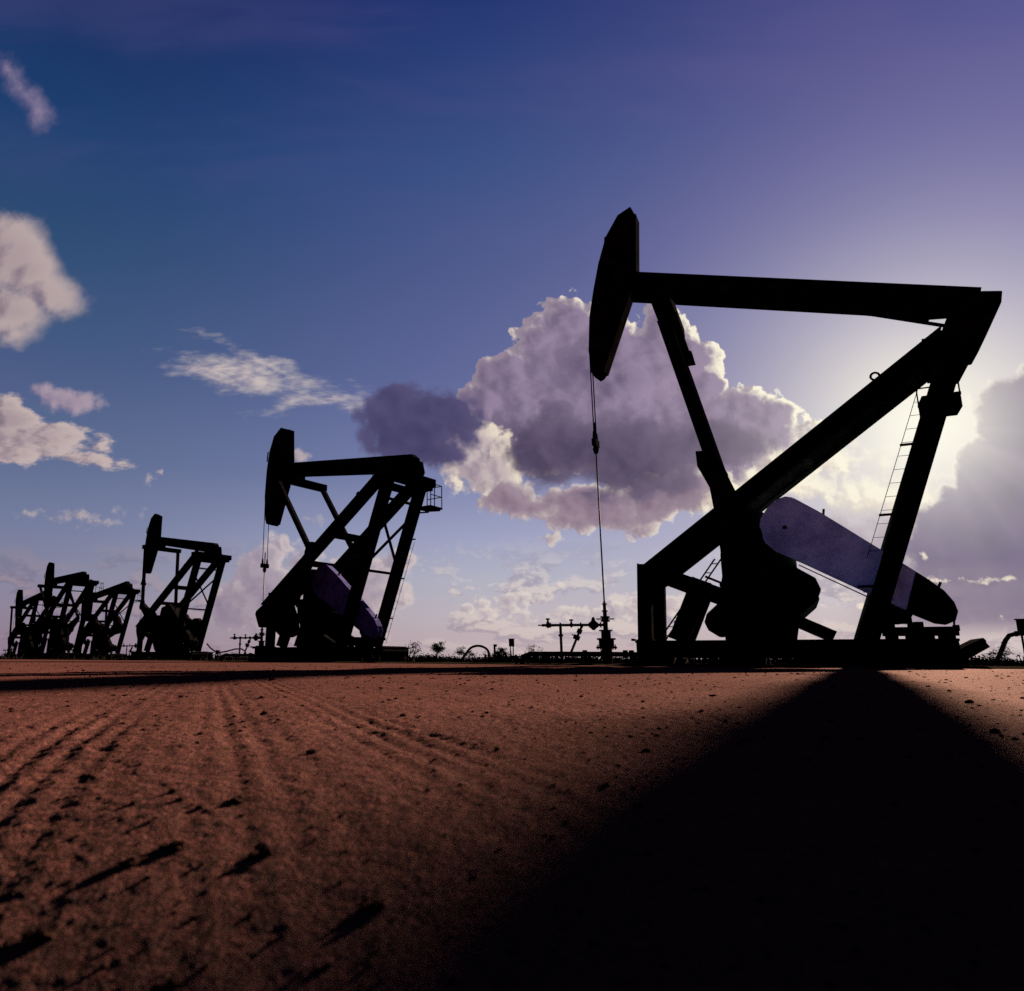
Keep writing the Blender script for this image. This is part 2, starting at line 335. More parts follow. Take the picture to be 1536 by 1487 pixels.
    bot = msh(gt(u, PU(650)), b1, msh(gt(u, PU(1090)), b2, b3))
    front = msh(gt(v, PV(800)), bot, msh(gt(v, PV(425)), mid, upper))
    # light spilling past the edge of the bank
    du = t.sub(u, su); dv = t.sub(v, sv)
    th_ = t.m('ARCTAN2', dv, du); rr = t.vm('LENGTH', t.comb(du, dv, 0.0), None, 1)
    ry = t.noise(t.comb(th_, .37, 0.0), 3.6, 1, .5, '2D')
    fan = t.mul(t.mul(t.step(th_, .25, -.15), t.step(th_, -1.9, -1.2)), t.m('EXPONENT', t.mul(rr, -6.0)))
    front = msh(t.mul(t.mul(t.step(ry, .30, .80), fan), .28, True), front, bgn(lin(214,198,206)))
    s_ = msh(gt(t.m('MINIMUM', t.sub(dy, .16), t.sub(.93, v)), 0.0), bgn(c0), front)
    s_ = msh(t.mul(g1, .24, True), s_, bgn(lin(252,238,232))); s_ = msh(t.mul(g3, 1.1, True), s_, bgn(lin(255,252,236)))
    s_ = msh(gt(dz, -.004), bgn(lin(20,12,12)), s_)
    t.l.new(s_, out.inputs['Surface'])
    w.cycles.sampling_method = 'MANUAL'; w.cycles.sample_map_resolution = 512
build_sky()
sc.view_settings.view_transform = 'Standard'; sc.view_settings.look = 'None'; sc.view_settings.gamma = 1; sc.view_settings.exposure = EXPOSURE

# ------------------------------------------------------------------ ground
def vnoise(x, y, seed):
    xi = np.floor(x).astype(np.int64); yi = np.floor(y).astype(np.int64); fx = x-xi; fy = y-yi
    def h(a, b):
        n = (a*374761393+b*668265263+seed*974634777) & 0xffffffff
        n = ((n ^ (n >> 13))*1274126177) & 0xffffffff
        return ((n ^ (n >> 16)) & 0xffff)/65535.0
    sx = fx*fx*fx*(fx*(fx*6-15)+10); sy = fy*fy*fy*(fy*(fy*6-15)+10)
    return (h(xi,yi)*(1-sx)+h(xi+1,yi)*sx)*(1-sy)+(h(xi,yi+1)*(1-sx)+h(xi+1,yi+1)*sx)*sy-.5
def fbm(x, y, lam, octs, seed, gain=.5):
    s = 0; a = 1; f = 1/lam
    for i in range(octs):
        s = s+a*vnoise(x*f*.8+y*f*.6+i*17.3, -x*f*.6+y*f*.8+i*5.7, seed+i); a *= gain; f *= 2.03
    return s
TRACK_D = Vector((-.218, .976)); TRACK_P = Vector((-.16, .74))
def height(x, y):
    r = np.hypot(x, y)
    near = np.clip(1-(r-6)/14, 0, 1); fine = np.clip(1-(r-1.5)/5, .0, 1)
    h = .020*fbm(x, y, 2.2, 3, 3)*np.clip(r/2, 0, 1)*np.clip(1-(r-14)/10, 0, 1)
    # dip added to darken the near ground: it slopes out of the low sun
    sa = x*math.sin(SUN_AZ)+y*math.cos(SUN_AZ)
    q = np.clip((.60-sa)/.50, 0, 2.4); h = h-.50*.258*np.where(q < 1, q*q/2, q-.5)*np.clip(1-(r-1.2)/1.5, 0, 1)
    clod = fbm(x, y, .09, 4, 11, .55)
    damp = np.clip((r-.15)/.8, .22, 1); clod = clod*damp; near = near*np.clip((r-.15)/.8, .22, 1)
    h = h+near*.0020*clod+near*.0016*np.maximum(clod-.25, 0)*2
    h = h+damp*fine*.0017*fbm(x, y, .022, 4, 23, .70)+damp*np.clip(1-(r-1)/2, 0, 1)*.0010*fbm(x, y, .007, 2, 31)
    # old wheel ruts, half blown over
    lx = (x-TRACK_P.x)*TRACK_D.y-(y-TRACK_P.y)*TRACK_D.x; ly = (x-TRACK_P.x)*TRACK_D.x+(y-TRACK_P.y)*TRACK_D.y
    lx = lx+.03*np.sin(ly*.35)
    for c, wd in ((-.17, .10), (.03, .07), (.21, .09), (-1.1, .14), (.75, .12)):
        q = np.clip(1-((lx-c)/wd)**2, 0, 1)*np.clip(vnoise(lx*1.3+c*9, ly*.9, 78)+.75, 0, 1)
        tread = np.sin(ly*2*math.pi/.034+np.abs(lx-c)*60+2.5*vnoise(lx*9, ly*7, 79))*np.clip(vnoise(lx*3, ly*1.1, 77)+.2, 0, 1)
        ribs = np.cos((lx-c)*2*math.pi/.034+1.5*vnoise(lx*4, ly*2, 80))
        h = h+near*q*(-.0026+.0011*ribs+.0007*tread*fine)
    return h
def sand_material():
    m = bpy.data.materials.new('red_sand'); m.use_nodes = True; t = NT(m.node_tree); b = t.n['Principled BSDF']
    co = t.n.new('ShaderNodeTexCoord').outputs['Object']
    n1 = t.noise(co, .45, 6, .6, '3D'); n2 = t.noise(co, 6, 8, .65, '3D'); n3 = t.noise(co, 60, 6, .7, '3D'); n4 = t.noise(co, 260, 3, .7, '3D')
    c = t.mix(t.step(n1, .35, .65), (0.0251,0.0085,0.0072,1), (0.0353,0.0132,0.0113,1))
    c = t.mix(t.mul(t.step(n2, .42, .70), .6), c, (0.0421,0.0171,0.0141,1))
    c = t.mix(t.mul(t.step(n3, .50, .72), .75), c, (0.0102,0.0026,0.0020,1))
    c = t.mix(t.mul(t.step(n4, .52, .66), .75), c, (0.0054,0.0016,0.0012,1))
    c = t.mix(t.mul(t.step(n4, .42, .30), .6), c, (0.0577,0.0253,0.0218,1))
    n5 = t.noise(co, 520, 4, .75, '3D'); n6 = t.noise(co, 130, 5, .7, '3D')
    c = t.vm('SCALE', c, t.mul(t.m('MULTIPLY_ADD', t.step(n5, .38, .62), 1.35, .32), t.m('MULTIPLY_ADD', t.step(n6, .38, .62), 1.2, .40)))
    c = t.vm('MULTIPLY', c, (.97, .80, .80))
    hh = t.add(t.add(t.mul(n3, .5), t.mul(n4, .22)), t.mul(n2, .5))
    bp = t.n.new('ShaderNodeBump'); bp.inputs['Strength'].default_value = 1.0; bp.inputs['Distance'].default_value = .012; t.l.new(hh, bp.inputs['Height'])
    t.n.remove(b); df = t.n.new('ShaderNodeBsdfDiffuse'); gl = t.n.new('ShaderNodeBsdfGlossy'); mx = t.n.new('ShaderNodeMixShader'); mx.inputs[0].default_value = .009
    t.l.new(c, df.inputs[0]); df.inputs[1].default_value = .3; gl.inputs[0].default_value = (.9, .62, .55, 1); gl.inputs[1].default_value = .7
    t.l.new(bp.outputs[0], df.inputs['Normal']); t.l.new(bp.outputs[0], gl.inputs['Normal'])
    t.l.new(df.outputs[0], mx.inputs[1]); t.l.new(gl.outputs[0], mx.inputs[2]); t.l.new(mx.outputs[0], t.n['Material Output'].inputs[0])
    return m
def build_ground():
    az = np.concatenate([np.arange(-42, 54, .115), np.arange(56, 318, 6.0)])*math.pi/180; A = len(az)
    rr = [.12]; 
    while rr[-1] < 45: rr.append(rr[-1]*1.0068 if rr[-1] > .3 else rr[-1]*1.03)
    while rr[-1] < 9000: rr.append(rr[-1]*1.12)
    rr = np.array(rr); N = len(rr)
    X = rr[:,None]*np.sin(az)[None]; Y = rr[:,None]*np.cos(az)[None]
    Z = height(X, Y)
    co = np.stack([X, Y, Z], -1).reshape(-1, 3); co = np.vstack([co, [[0, 0, 0]]])
    i = np.arange(N-1)[:,None]*A; j = np.arange(A)[None]; jn = (j+1) % A
    q = np.stack([i+j, i+A+j, i+A+jn, i+jn], -1).reshape(-1, 4)
    tri = np.stack([np.full(A, N*A), np.arange(A), (np.arange(A)+1) % A], -1)
    me = bpy.data.meshes.new('ground'); me.vertices.add(len(co)); me.vertices.foreach_set('co', co.ravel())
    loops = np.concatenate([q.ravel(), tri.ravel()]); me.loops.add(len(loops)); me.loops.foreach_set('vertex_index', loops)
    st = np.concatenate([np.arange(len(q))*4, len(q)*4+np.arange(len(tri))*3]); tot = np.concatenate([np.full(len(q), 4), np.full(len(tri), 3)])
    me.polygons.add(len(st)); me.polygons.foreach_set('loop_start', st); me.polygons.foreach_set('loop_total', tot)
    me.polygons.foreach_set('use_smooth', np.ones(len(st), bool)); me.update(calc_edges=True); me.validate()
    o = bpy.data.objects.new('ground', me); col.objects.link(o); me.materials.append(sand_material())
    # outward rings must face up
    if me.polygons[0].normal.z < 0: me.flip_normals()
    tag(o, kind='structure')
build_ground()
EDGE = [(60,-25),(22,5.5),(12.2,13.9),(6.0,17.0),(1.5,22.8),(-5.0,29.0),(-12,44),(-20,52),(-33,66),(-48,80),(-110,150),(-500,560)]
def edge_y(x):
    for (x0, y0), (x1, y1) in zip(EDGE, EDGE[1:]):
        if x1 <= x <= x0: return y0+(y1-y0)*(x-x0)/(x1-x0)
    return 1e9
def build_field():
    mb = MB(); pts = []
    for (x0, y0), (x1, y1) in zip(EDGE, EDGE[1:]):
        n = max(2, int(math.hypot(x1-x0, y1-y0)/.5)) if abs(x0) < 60 else 2
        for k in range(n):
            f = k/n; pts.append((x0+(x1-x0)*f+random.uniform(-.15,.15), y0+(y1-y0)*f+random.uniform(-.25,.25)))
    vs = []
    for x, y in pts: vs += [(x, y, .012), (x+.35, y+.35, .045), (x+40, y+45, .05), (x+5200, y+5600, .05)]
    fs = []
    for i in range(len(pts)-1):
        for k in range(3): fs.append((i*4+k, i*4+k+1, i*4+k+5, i*4+k+4))
    mb.add(vs, fs); o = mb.build('field', M['scrub'], smooth=True); tag(o, kind='structure')
    if o.data.polygons[0].normal.z < 0: o.data.flip_normals()
build_field()

def scrub():
    """low dry grass and thorn scrub beyond the sand pad: past counting"""
    mb = MB(); rnd = random.Random(5)
    for i in range(5200):
        az = R(rnd.uniform(-34, 48)); D = 18*(9.0**rnd.random()); x, y = D*math.sin(az), D*math.cos(az)
        if y < edge_y(x)+.7: continue
        big = rnd.random() < .15
        n = 30 if big else 9; hh = rnd.uniform(.16, .55)*(1.6 if D > 60 else .8) if big else rnd.uniform(.03, .10)*(1 if D < 50 else 1.6); w = hh*1.7 if big else .3
        for k in range(n):
            bx, by = x+rnd.gauss(0, w*.5), y+rnd.gauss(0, w*.5); h = hh*rnd.uniform(.4, 1); a = rnd.uniform(0, 6.28); lx, ly = rnd.gauss(0, .35)*h, rnd.gauss(0, .35)*h
            t_ = .012+.02*big+D*.0003
            mb.add([(bx-t_*math.cos(a), by-t_*math.sin(a), .02), (bx+t_*math.cos(a), by+t_*math.sin(a), .02), (bx+lx, by+ly, .04+h)], [(0,1,2)])
            if big:
                z = .04+h*rnd.uniform(.4, 1); s = .03+D*.0004; px_, py_ = bx+lx*z/h+rnd.gauss(0,.1), by+ly*z/h+rnd.gauss(0,.1)
                mb.add([(px_-s,py_,z),(px_,py_+s,z+s*rnd.uniform(-.5,1)),(px_+s,py_,z+s*.3),(px_,py_-s,z-s*.6)], [(0,1,2,3)])
    tag(mb.build('scrub_grass', M['scrub']), 'low dry grass and scrub along the far edge of the sand', 'scrub', kind='stuff')
scrub()

# ------------------------------------------------------------------ pumpjacks
PIV = (2.55, 7.1)
def rotp(pts, dphi, piv=PIV):
    """turn beam points so that the head end rises by dphi degrees"""
    a = R(-dphi); c, s = math.cos(a), math.sin(a)
    return [(piv[0]+(x-piv[0])*c-(z-piv[1])*s, piv[1]+(x-piv[0])*s+(z-piv[1])*c) for x, z in pts]
def leg_x(z): return .11+(z-.6)*.370
def strut_z(x): return 2.43+(x+4.0)*.737
BIG = dict(phi0=17.2,
    head=[(-4.22,12.56),(-4.11,12.28),(-4.21,10.57),(-4.43,9.9),(-5.22,7.86),(-5.3,7.76),(-5.4,7.72),(-5.55,7.87),(-5.59,8.52),(-5.52,9.5),(-5.37,10.28),(-5.19,11.06),(-4.94,11.83),(-4.58,12.40)],
    beam=[(-4.19,10.54),(3.14,8.27),(3.12,7.75),(2.17,7.87),(.97,8.29),(-4.38,9.89)],
    saddle=[(3.10,8.13),(3.45,8.05),(3.40,7.79),(3.05,7.10),(2.85,6.72),(2.35,6.70),(2.32,7.3),(2.5,7.86)], pin=(-3.45,9.22), eq=.30)
STD = dict(phi0=6.6,
    head=[(-4.7,10.31),(-4.19,10.12),(-4.1,8.54),(-4.31,7.58),(-4.9,5.92),(-5.0,5.86),(-5.42,5.98),(-5.52,6.2),(-5.61,7.28),(-5.55,8.41),(-5.42,9.29),(-5.15,9.98)],
    beam=[(-4.1,8.54),(2.83,7.74),(2.97,7.63),(3.05,7.2),(1.91,7.22),(-3.3,7.89),(-4.28,8.0)],
    saddle=[(2.95,7.55),(3.05,7.1),(2.9,6.85),(2.2,6.85),(2.1,7.25)], pin=(-3.52,7.62), eq=.28)
CRK = (-2.05, 2.9)
CRANK = [(-2.72,4.35),(-2.55,4.50),(-2.32,4.42),(-1.95,3.35),(-1.55,2.21),(-1.07,2.10),(-.75,1.87),(-.67,1.62),(-.76,1.41),(-1.10,1.11),(-1.8,.94),(-2.5,.66),(-2.75,.64),(-2.97,.79),(-3.04,.97),(-2.98,1.16),(-2.74,1.37),(-2.58,2.08),(-2.62,3.3)]
BELT = [(-1.76,3.10),(-1.70,3.36),(-1.55,3.58),(-1.37,3.75),(-1.17,3.82),(-1.02,3.78),(-.52,3.40),(.63,2.40),(1.32,1.79),(1.55,1.55),(1.68,1.32),(1.72,1.14),(1.66,.97),(1.52,.90),(1.36,.93),(1.04,1.10),(.29,1.54),(-.95,2.30),(-1.45,2.58),(-1.66,2.80)]

def pumpjack(label, X, Y, yaw, phi, nest=True, kind=STD, side=-1, boss=None, plat_up=0, ladder='near', carrier=1.75, dark_end=False, sheet='steel', detail=True, jx=0):
    root = empty('pumpjack', (X, Y, 0), R(yaw)); tag(root, label, 'pumpjack', 'row of pumpjacks across the sand pad')
    st = M['steel']; dphi = phi-kind['phi0']
    # base: two long rails with cross members on concrete blocks
    m = MB()
    for y in (-1.15, 1.15): m.ibeam((-4.62,y,.385), (1.62,y,.385), .30, .39, .05)
    for x in (-4.4, -3.2, -2.0, -.8, .35, 1.45): m.bar((x,-1.0,.37), (x,1.0,.37), .20, .28, (1,0,0))
    for x in (-4.62, -4.32): m.bar((x-.05,-1.36,.60), (x-.05,-1.05,.60), .05, .05, (0,0,1))
    m.build('base_frame', st, root)
    for x0, x1 in ((-4.66,-3.82), (-2.75,-1.88), (-.67,.34)):
        MB().box(x0, x1, -1.42, 1.42, -.03, .186).build('foundation_block', M['concrete'], root, .02)
    # front posts and their rear-leaning stay
    fx = 0 if kind is BIG else .52
    for y in (-.98, .98):
        f = MB().ibeam((-4.43+fx,y,.582), (-4.34+fx,y,2.42+fx*.72), .26, .32, .04)
        f.bar((-4.62+fx,y,.60), (-4.24+fx,y,.60), .34, .03); f.build('front_post', st, root)
        if fx:                                    # deep gusset plate under the foot of the diagonal
            MB().prism([(-4.36,2.30),(-4.32,1.94),(-4.06,1.38),(-3.62,1.40),(-3.45,1.62),(-2.9,1.75),(-3.05,2.95)], y-.10, y+.10).build('gusset_plate', st, root)
        MB().ibeam((-4.12+fx,y,2.23-fx*.3), (-2.35,y,1.45), .22, .34, .03).build('front_stay', st, root)
        MB().ibeam((-3.76,y*.5,.582), (-3.12,y*.5,2.02), .22, .44, .04).build('gear_support', st, root)
        # rear leg and long diagonal
        MB().ibeam((leg_x(.582),y,.582), (leg_x(6.72),y,6.72), .34, .37, .04).build('rear_leg', st, root)
        s_ = MB().ibeam((-4.30,y,strut_z(-4.30)-.02), (2.25,y,strut_z(2.25)), .28, .39 if kind is BIG else .41, .045)
        so = s_.build('diagonal_strut', st, root)
        if y < 0 and detail:
            e = MB(); pts = [(.86+.085*math.cos(a), y, 6.33+.085*math.sin(a)) for a in [R(k) for k in range(-30, 260, 24)]]
            e.tube(pts, .025, 8); e.build('lifting_eye', st, so)
    for x, h in ((-3.9,.26), (-2.0,.22), (-.6,.26), (1.75,.26)): MB().bar((x,-.83,strut_z(x)), (x,.83,strut_z(x)), .22, h, (1,0,0)).build('strut_tie', st, root)
    MB().bar((leg_x(5.5)-.02,-.80,5.5), (leg_x(3.8)-.02,.80,3.8), .08, .08).build('leg_brace', st, root)
    MB().bar((leg_x(3.8)+.07,-.80,3.8), (leg_x(5.5)+.07,.80,5.5), .08, .08).build('leg_brace', st, root)
    for z in (3.4, 6.05): MB().bar((leg_x(z),-.80,z), (leg_x(z),.80,z), .09, .09, (0,0,1)).build('leg_tie', st, root)
    c_ = MB(); c_.box(2.14, 2.80, -1.42, 1.42, 6.74, 7.06)
    for y in (-1.1, 1.1): c_.box(2.22, 2.72, y-.22, y+.22, 6.60, 6.735)
    c_.build('cross_beam', st, root)
    # walking beam, saddle, horsehead, equalizer
    b = MB(); bp = rotp(kind['beam'], dphi)
    b.prism(bp, -.15, .15)
    for k in range(len(bp)):                       # flange plates along the edges
        p0, p1 = bp[k], bp[(k+1) % len(bp)]
        if math.hypot(p1[0]-p0[0], p1[1]-p0[1]) > 1.0: b.bar((p0[0],0,p0[1]), (p1[0],0,p1[1]), .40 if kind is BIG else .32, .05)
    b.build('walking_beam', st, root)
    MB().prism(rotp(kind['saddle'], dphi*.4), -.40, .40).build('saddle_bearing', st, root, .02)
    if kind is BIG:
        q = MB(); q.bar((1.0,0,8.22), (2.55,0,7.55), .10, .05); q.bar((2.08,0,7.74), (2.08,0,7.98), .05, .06); q.build('beam_stay', st, root)
    hp = rotp(kind['head'], dphi); h = MB(); hw = .22 if kind is BIG else .15; h.prism(hp, -hw, hw)
    nb = 4
    for k in range(3):
        p0, p1 = hp[k+1], hp[k+2]; h.bar((p0[0]+.01,0,p0[1]), (p1[0]+.01,0,p1[1]), 2*hw+.06, .04)
    ho = h.build('horsehead', st, root)
    g = MB(); a = hp[-2]; g.bar((a[0]-.02,-.2,a[1]), (a[0]-.06,-.2,a[1]-.45), .04, .04); g.bar((a[0]-.02,.2,a[1]), (a[0]-.06,.2,a[1]-.45), .04, .04); g.bar((a[0]-.07,-.22,a[1]-.42), (a[0]-.07,.22,a[1]-.42), .04, .05)
    g.build('cable_guide', st, ho)
    pin = rotp([kind['pin']], dphi)[0]
    e = MB(); zt = kind['eq']/2; e.prism(rotp([(pin[0]-.20,pin[1]-zt),(pin[0]+.20,pin[1]-zt),(pin[0]+.20,pin[1]+zt),(pin[0]-.20,pin[1]+zt)], 0), -1.52, 1.52)
    e.box(pin[0]-.16, pin[0]+.16, -.2, .2, pin[1]+zt, pin[1]+zt+.42); e.build('equalizer', st, root, .02)
    # crank angle from the linkage, or as given
    r, Lp = 1.5, (4.95 if kind is BIG else 4.05)
    if boss is None:
        dx, dz = pin[0]-CRK[0], pin[1]-CRK[1]; D = math.hypot(dx, dz); D = min(max(D, Lp-r+.02), Lp+r-.02)
        ca = (r*r+D*D-Lp*Lp)/(2*r*D); ang = math.atan2(dz, dx)+side*math.acos(max(-1, min(1, ca)))
    else: ang = math.atan2(boss[1]-CRK[1], boss[0]-CRK[0])
    bx, bz = CRK[0]+r*math.cos(ang), CRK[1]+r*math.sin(ang)
    d_ = ang-math.atan2(4.31-CRK[1], -2.56-CRK[0]); c, s = math.cos(d_), math.sin(d_)
    rc = lambda P: [(CRK[0]+(x-CRK[0])*c-(z-CRK[1])*s, CRK[1]+(x-CRK[0])*s+(z-CRK[1])*c) for x, z in P]
    for k in (-1, 1):
        y0, y1 = (-1.44,-1.20) if k < 0 else (1.20,1.44)
        cr = MB().prism(rc(CRANK[:4]+[(-1.52,2.4),(-2.55,2.0)]+CRANK[18:]), y0, y1).disc(CRK[0], CRK[1], .36, y0-.03, y1+.03)
        co = cr.build('crank', st, root)
        MB().prism(rc([(-2.0,2.35),(-1.55,2.21)]+CRANK[5:10]+[(-1.75,.95),(-1.9,1.4)]), y0-.05, y1+.05).build('counterweight', st, co, .02)
        MB().prism(rc([(-2.05,2.3),(-1.95,1.4),(-1.85,.95),(-2.5,.66)]+CRANK[12:17]+[(-2.56,2.1)] if kind is BIG else [(-2.36,3.5),(-2.84,.66),(-2.77,.54),(-2.20,.38),(-1.78,.86),(-1.9,2.3)]), y0-.06, y1+.06).build('counterweight', st, co, .02)
        yp = k*1.36
        pm = MB(); w = .30 if kind is BIG else .20
        if kind is BIG:
            pm.bar((pin[0]+.02,yp,pin[1]-.75), (bx-.05,yp,bz+.55), .20, w)
            dd = Vector((bx-pin[0], bz-pin[1])).normalized()
            pm.prism([(pin[0]-.30,pin[1]+.0),(pin[0]+.16,pin[1]+.0),(pin[0]+.30,pin[1]-.62),(pin[0]+.36,pin[1]-.66),(pin[0]+.42,pin[1]-1.0),(pin[0]+.24,pin[1]-1.0),(pin[0]-.08,pin[1]-.85)], yp-.12, yp+.12)
            pm.prism([(bx-.37,bz+.66),(bx-.0,bz+.64),(bx+.28,bz+.05),(bx+.15,bz-.25),(bx-.15,bz-.2),(bx-.36,bz+.3)], yp-.10, yp+.10)
        else:
            pm.bar((pin[0],yp,pin[1]), (bx,yp,bz+.1), .16, w)
            pm.disc(bx, bz, .24, yp-.09, yp+.09, 14); pm.box(bx-.2, bx+.16, yp-.08, yp+.08, bz-.1, bz+.42)
        pm.build('pitman_arm', st, root)
    # gear reducer on its pedestal, shaft, brake rod
    g = MB(); g.prism([(-2.62,3.05),(-2.45,3.62),(-2.2,3.72),(-1.75,3.66),(-1.30,3.2),(-1.08,2.5),(-1.08,1.9),(-2.68,1.9),(-2.68,2.6)], -.40, .72)
    g.prism([(-2.75,1.84),(-1.0,1.84),(-1.0,1.95),(-2.75,1.95)], -.46, .78)
    go = g.build('gear_reducer', st, root, .03)
    MB().tube([(CRK[0],-1.2,CRK[1]),(CRK[0],1.2,CRK[1])], .17, 16).build('crank_shaft', st, go)
    p_ = MB()
    for y in (-.40, .62): p_.prism([(-2.72,.582),(-1.25,.582),(-1.12,1.2),(-1.0,1.838),(-2.7,1.838)], y-.08, y+.08)
    p_.ibeam((-1.25,-.75,1.05), (-.5,-.75,.66), .2, .22, .03); p_.ibeam((-1.25,.75,1.05), (-.5,.75,.66), .2, .22, .03)
    p_.build('gear_pedestal', st, root)
    # belt guard, motor, sled
    bm_ = MB().prism(BELT, -.76, -.46); n_ = len(BELT); cx_, cz_ = sum(p[0] for p in BELT)/n_, sum(p[1] for p in BELT)/n_
    for k in range(n_):                           # folded lip round the sheet
        p0, p1 = BELT[k], BELT[(k+1) % n_]; bm_.bar((p0[0],-.755,p0[1]), (p1[0],-.755,p1[1]), .03, .035)
    for f_ in (.27, .62): bm_.bar((-1.30+2.9*f_,-.762,3.58-2.32*f_), (-1.66+2.9*f_,-.762,3.02-2.32*f_), .012, .03)     # lap seams
    bg_ = bm_.build('belt_guard', M[sheet], root, .025)
    MB().disc(-1.24, 3.12, .045, -.768, -.761, 20).build('inspection_hole', st, bg_)
    MB().bar((-.45,-.61,3.30), (-.42,-.61,3.50), .04, .05).build('guard_bracket', st, bg_); MB().bar((1.46,-.61,1.58), (1.54,-.61,1.76), .04, .05).build('guard_bracket', st, bg_)
    if dark_end:
        MB().prism([(1.12,1.985),(1.33,1.80),(1.56,1.57),(1.70,1.33),(1.74,1.14),(1.675,.95),(1.53,.88),(1.35,.91),(1.03,1.08),(.86,1.18)], -.775, -.44).build('motor_sheave_cover', st, bg_)
    mo = MB(); mo.tube([(.75,-.40,1.20),(.75,.35,1.20)], .27, 18); mo.box(.52, .98, -.35, .3, .94, 1.05); mo.tube([(.75,.35,1.2),(.75,.47,1.2)], .2, 14); mo.box(.6,.9,-.15,.1,1.4,1.55)
    mo.build('motor', st, root, .015)
    s_ = MB()
    for y0, y1, hz in ((-.92,-.84,.83), (.42,.50,.56)):
        s_.box(.40, 1.66, y0, y1, .02, .505)
        if hz > .6:
            s_.box(.41, .645, y0+.005, y1-.005, .49, .66); s_.box(.765, 1.27, y0+.005, y1-.005, .49, .66); s_.box(1.325, 1.62, y0+.005, y1-.005, .49, .66); s_.box(.37, 1.68, y0-.03, y1+.01, .645, .83)
    s_.box(.45, .62, -.8, .4, .83, .94); s_.box(.95, 1.12, -.8, .4, .83, .94); s_.box(.38, 1.64, -.83, .41, .30, .36); s_.box(1.60,1.70,-.95,-.80,.74,.86)
    s_.build('motor_sled', st, root)
    MB().prism([(1.66,.38),(2.06,.60),(2.10,.55),(2.10,.50),(2.15,.42),(1.80,.20),(1.60,.07)], -.90, .48).build('sled_runner', st, root)
    q = MB(); q.bar((1.62,-.88,.80), (1.64,-.88,1.08), .03, .035); q.bar((1.64,-.88,1.08), (1.68,-.88,1.24), .02, .022); q.bar((1.64,-.88,1.06), (1.60,-.88,1.15), .02, .022); q.build('brake_lever', st, root)
    q = MB().tube([(-1.04,-.62,2.26), (.20,-.62,1.50), (.75,-.62,1.16)], .014, 6); q.build('brake_rod', M['cable'], root)
    if kind is BIG:
        q = MB()
        for o_ in (-.07, .07): q.bar((-4.0+o_,-1.25,.60), (-2.66+o_,-1.25,2.42), .03, .032)
        for k in range(9): f_ = k/9+.05; q.bar((-4.07+1.34*f_,-1.25,.60+1.82*f_), (-3.93+1.34*f_,-1.25,.60+1.82*f_), .02, .02)
        for f_ in (.22, .78): q.bar((-4.0+1.34*f_,-1.25,.6+1.82*f_), (-3.62+1.2*f_,-.6,.5+1.82*f_), .04, .05)
        q.build('access_ladder', st, root)
    # ladder and crow's nest
    l_ = MB()
    if ladder == 'far':
        y, off, w_, z0, z1 = 1.05, .24, .18, .75, 4.6
    elif ladder == 'near':
        y, off, w_, z0, z1 = -.82, -.44, .26, .75, 6.0
    else:
        y, off, w_, z0, z1 = -.90, -.47, .27, 2.30, 5.95
    for o_ in (off, off+w_): l_.bar((leg_x(z0)+o_,y,z0), (leg_x(z1)+o_,y,z1), .013, .013)
    z = z0+.15
    while z < z1:
        l_.bar((leg_x(z)+off,y,z), (leg_x(z)+off+w_,y,z), .009, .009); z += .29
    for z in (1.7, 3.22, 4.72): l_.bar((leg_x(z)+min(off,0)-.02,y,z), (leg_x(z)+max(off+w_,.1),y,z), .04, .05)
    l_.build('ladder', M['cable'], root)
    if nest:
        pz = 5.95+plat_up
        p_ = MB(); p_.box(1.95, 2.72, 1.16, 1.95, pz, pz+.07); p_.bar((2.05,1.0,pz-.2), (2.05,1.9,pz-.03), .06, .06); p_.bar((2.62,1.0,pz-.2), (2.62,1.9,pz-.03), .06, .06)
        if kind is BIG: p_.box(1.96, 2.71, 1.18, 1.94, pz-.30, pz-.005)
        po = p_.build('platform', st, root)
        g = MB()
        for x, y in ((1.97,1.93),(2.70,1.93),(2.70,1.2),(2.34,1.93)): g.bar((x,y,pz+.07), (x,y,pz+.95), .028, .028)
        for z in (.5, .95):
            g.bar((1.97,1.93,pz+z), (2.70,1.93,pz+z), .028, .028, (0,0,1)); g.bar((2.70,1.93,pz+z), (2.70,1.2,pz+z), .028, .028, (0,0,1))
        g.build('guard_rail', st, po)
        if detail:
            g = MB()
            for z in (6.5, 6.93): g.bar((1.78,-1.2,z), (2.35,-1.2,z), .024, .024)
            g.bar((1.78,-1.2,6.48), (1.78,-1.2,6.94), .024, .024); g.bar((1.78,-1.2,6.5), (1.95,-.9,6.45), .024, .024)
            g.build('guard_rail', st, root)
    # bridle, carrier bar and polished rod
    xr = -5.585; zb = min(p[1] for p in hp); zc = zb-carrier
    front = min(hp, key=lambda p: p[0]); zt = max(zb+.15, min(front[1], zb+1.5))
    w = MB()
    for y in (-.13, .13): w.tube([(xr,y,zt), (xr,y,zc+.1)], .016, 6)
    w.build('bridle_cable', M['cable'], root)
    c_ = MB(); c_.box(xr-.06, xr+.06, -.2, .2, zc-.06, zc+.12)
    for y in (-.13, .13): c_.tube([(xr,y,zc+.12),(xr,y,zc+.34)], [.05,.03], 8)
    c_.tube([(xr,0,zc-.26),(xr,0,zc-.14),(xr,0,zc-.04)], [.05,.085,.06], 10); c_.tube([(xr,0,zc+.1),(xr,0,zc+.62)], .022, 8)
    c_.build('carrier_bar', st, root)
    MB().tube([(xr,0,zc-.2), (xr,0,1.45)], .02, 8).build('polished_rod', M['bright'], root, smooth=True)
    return root

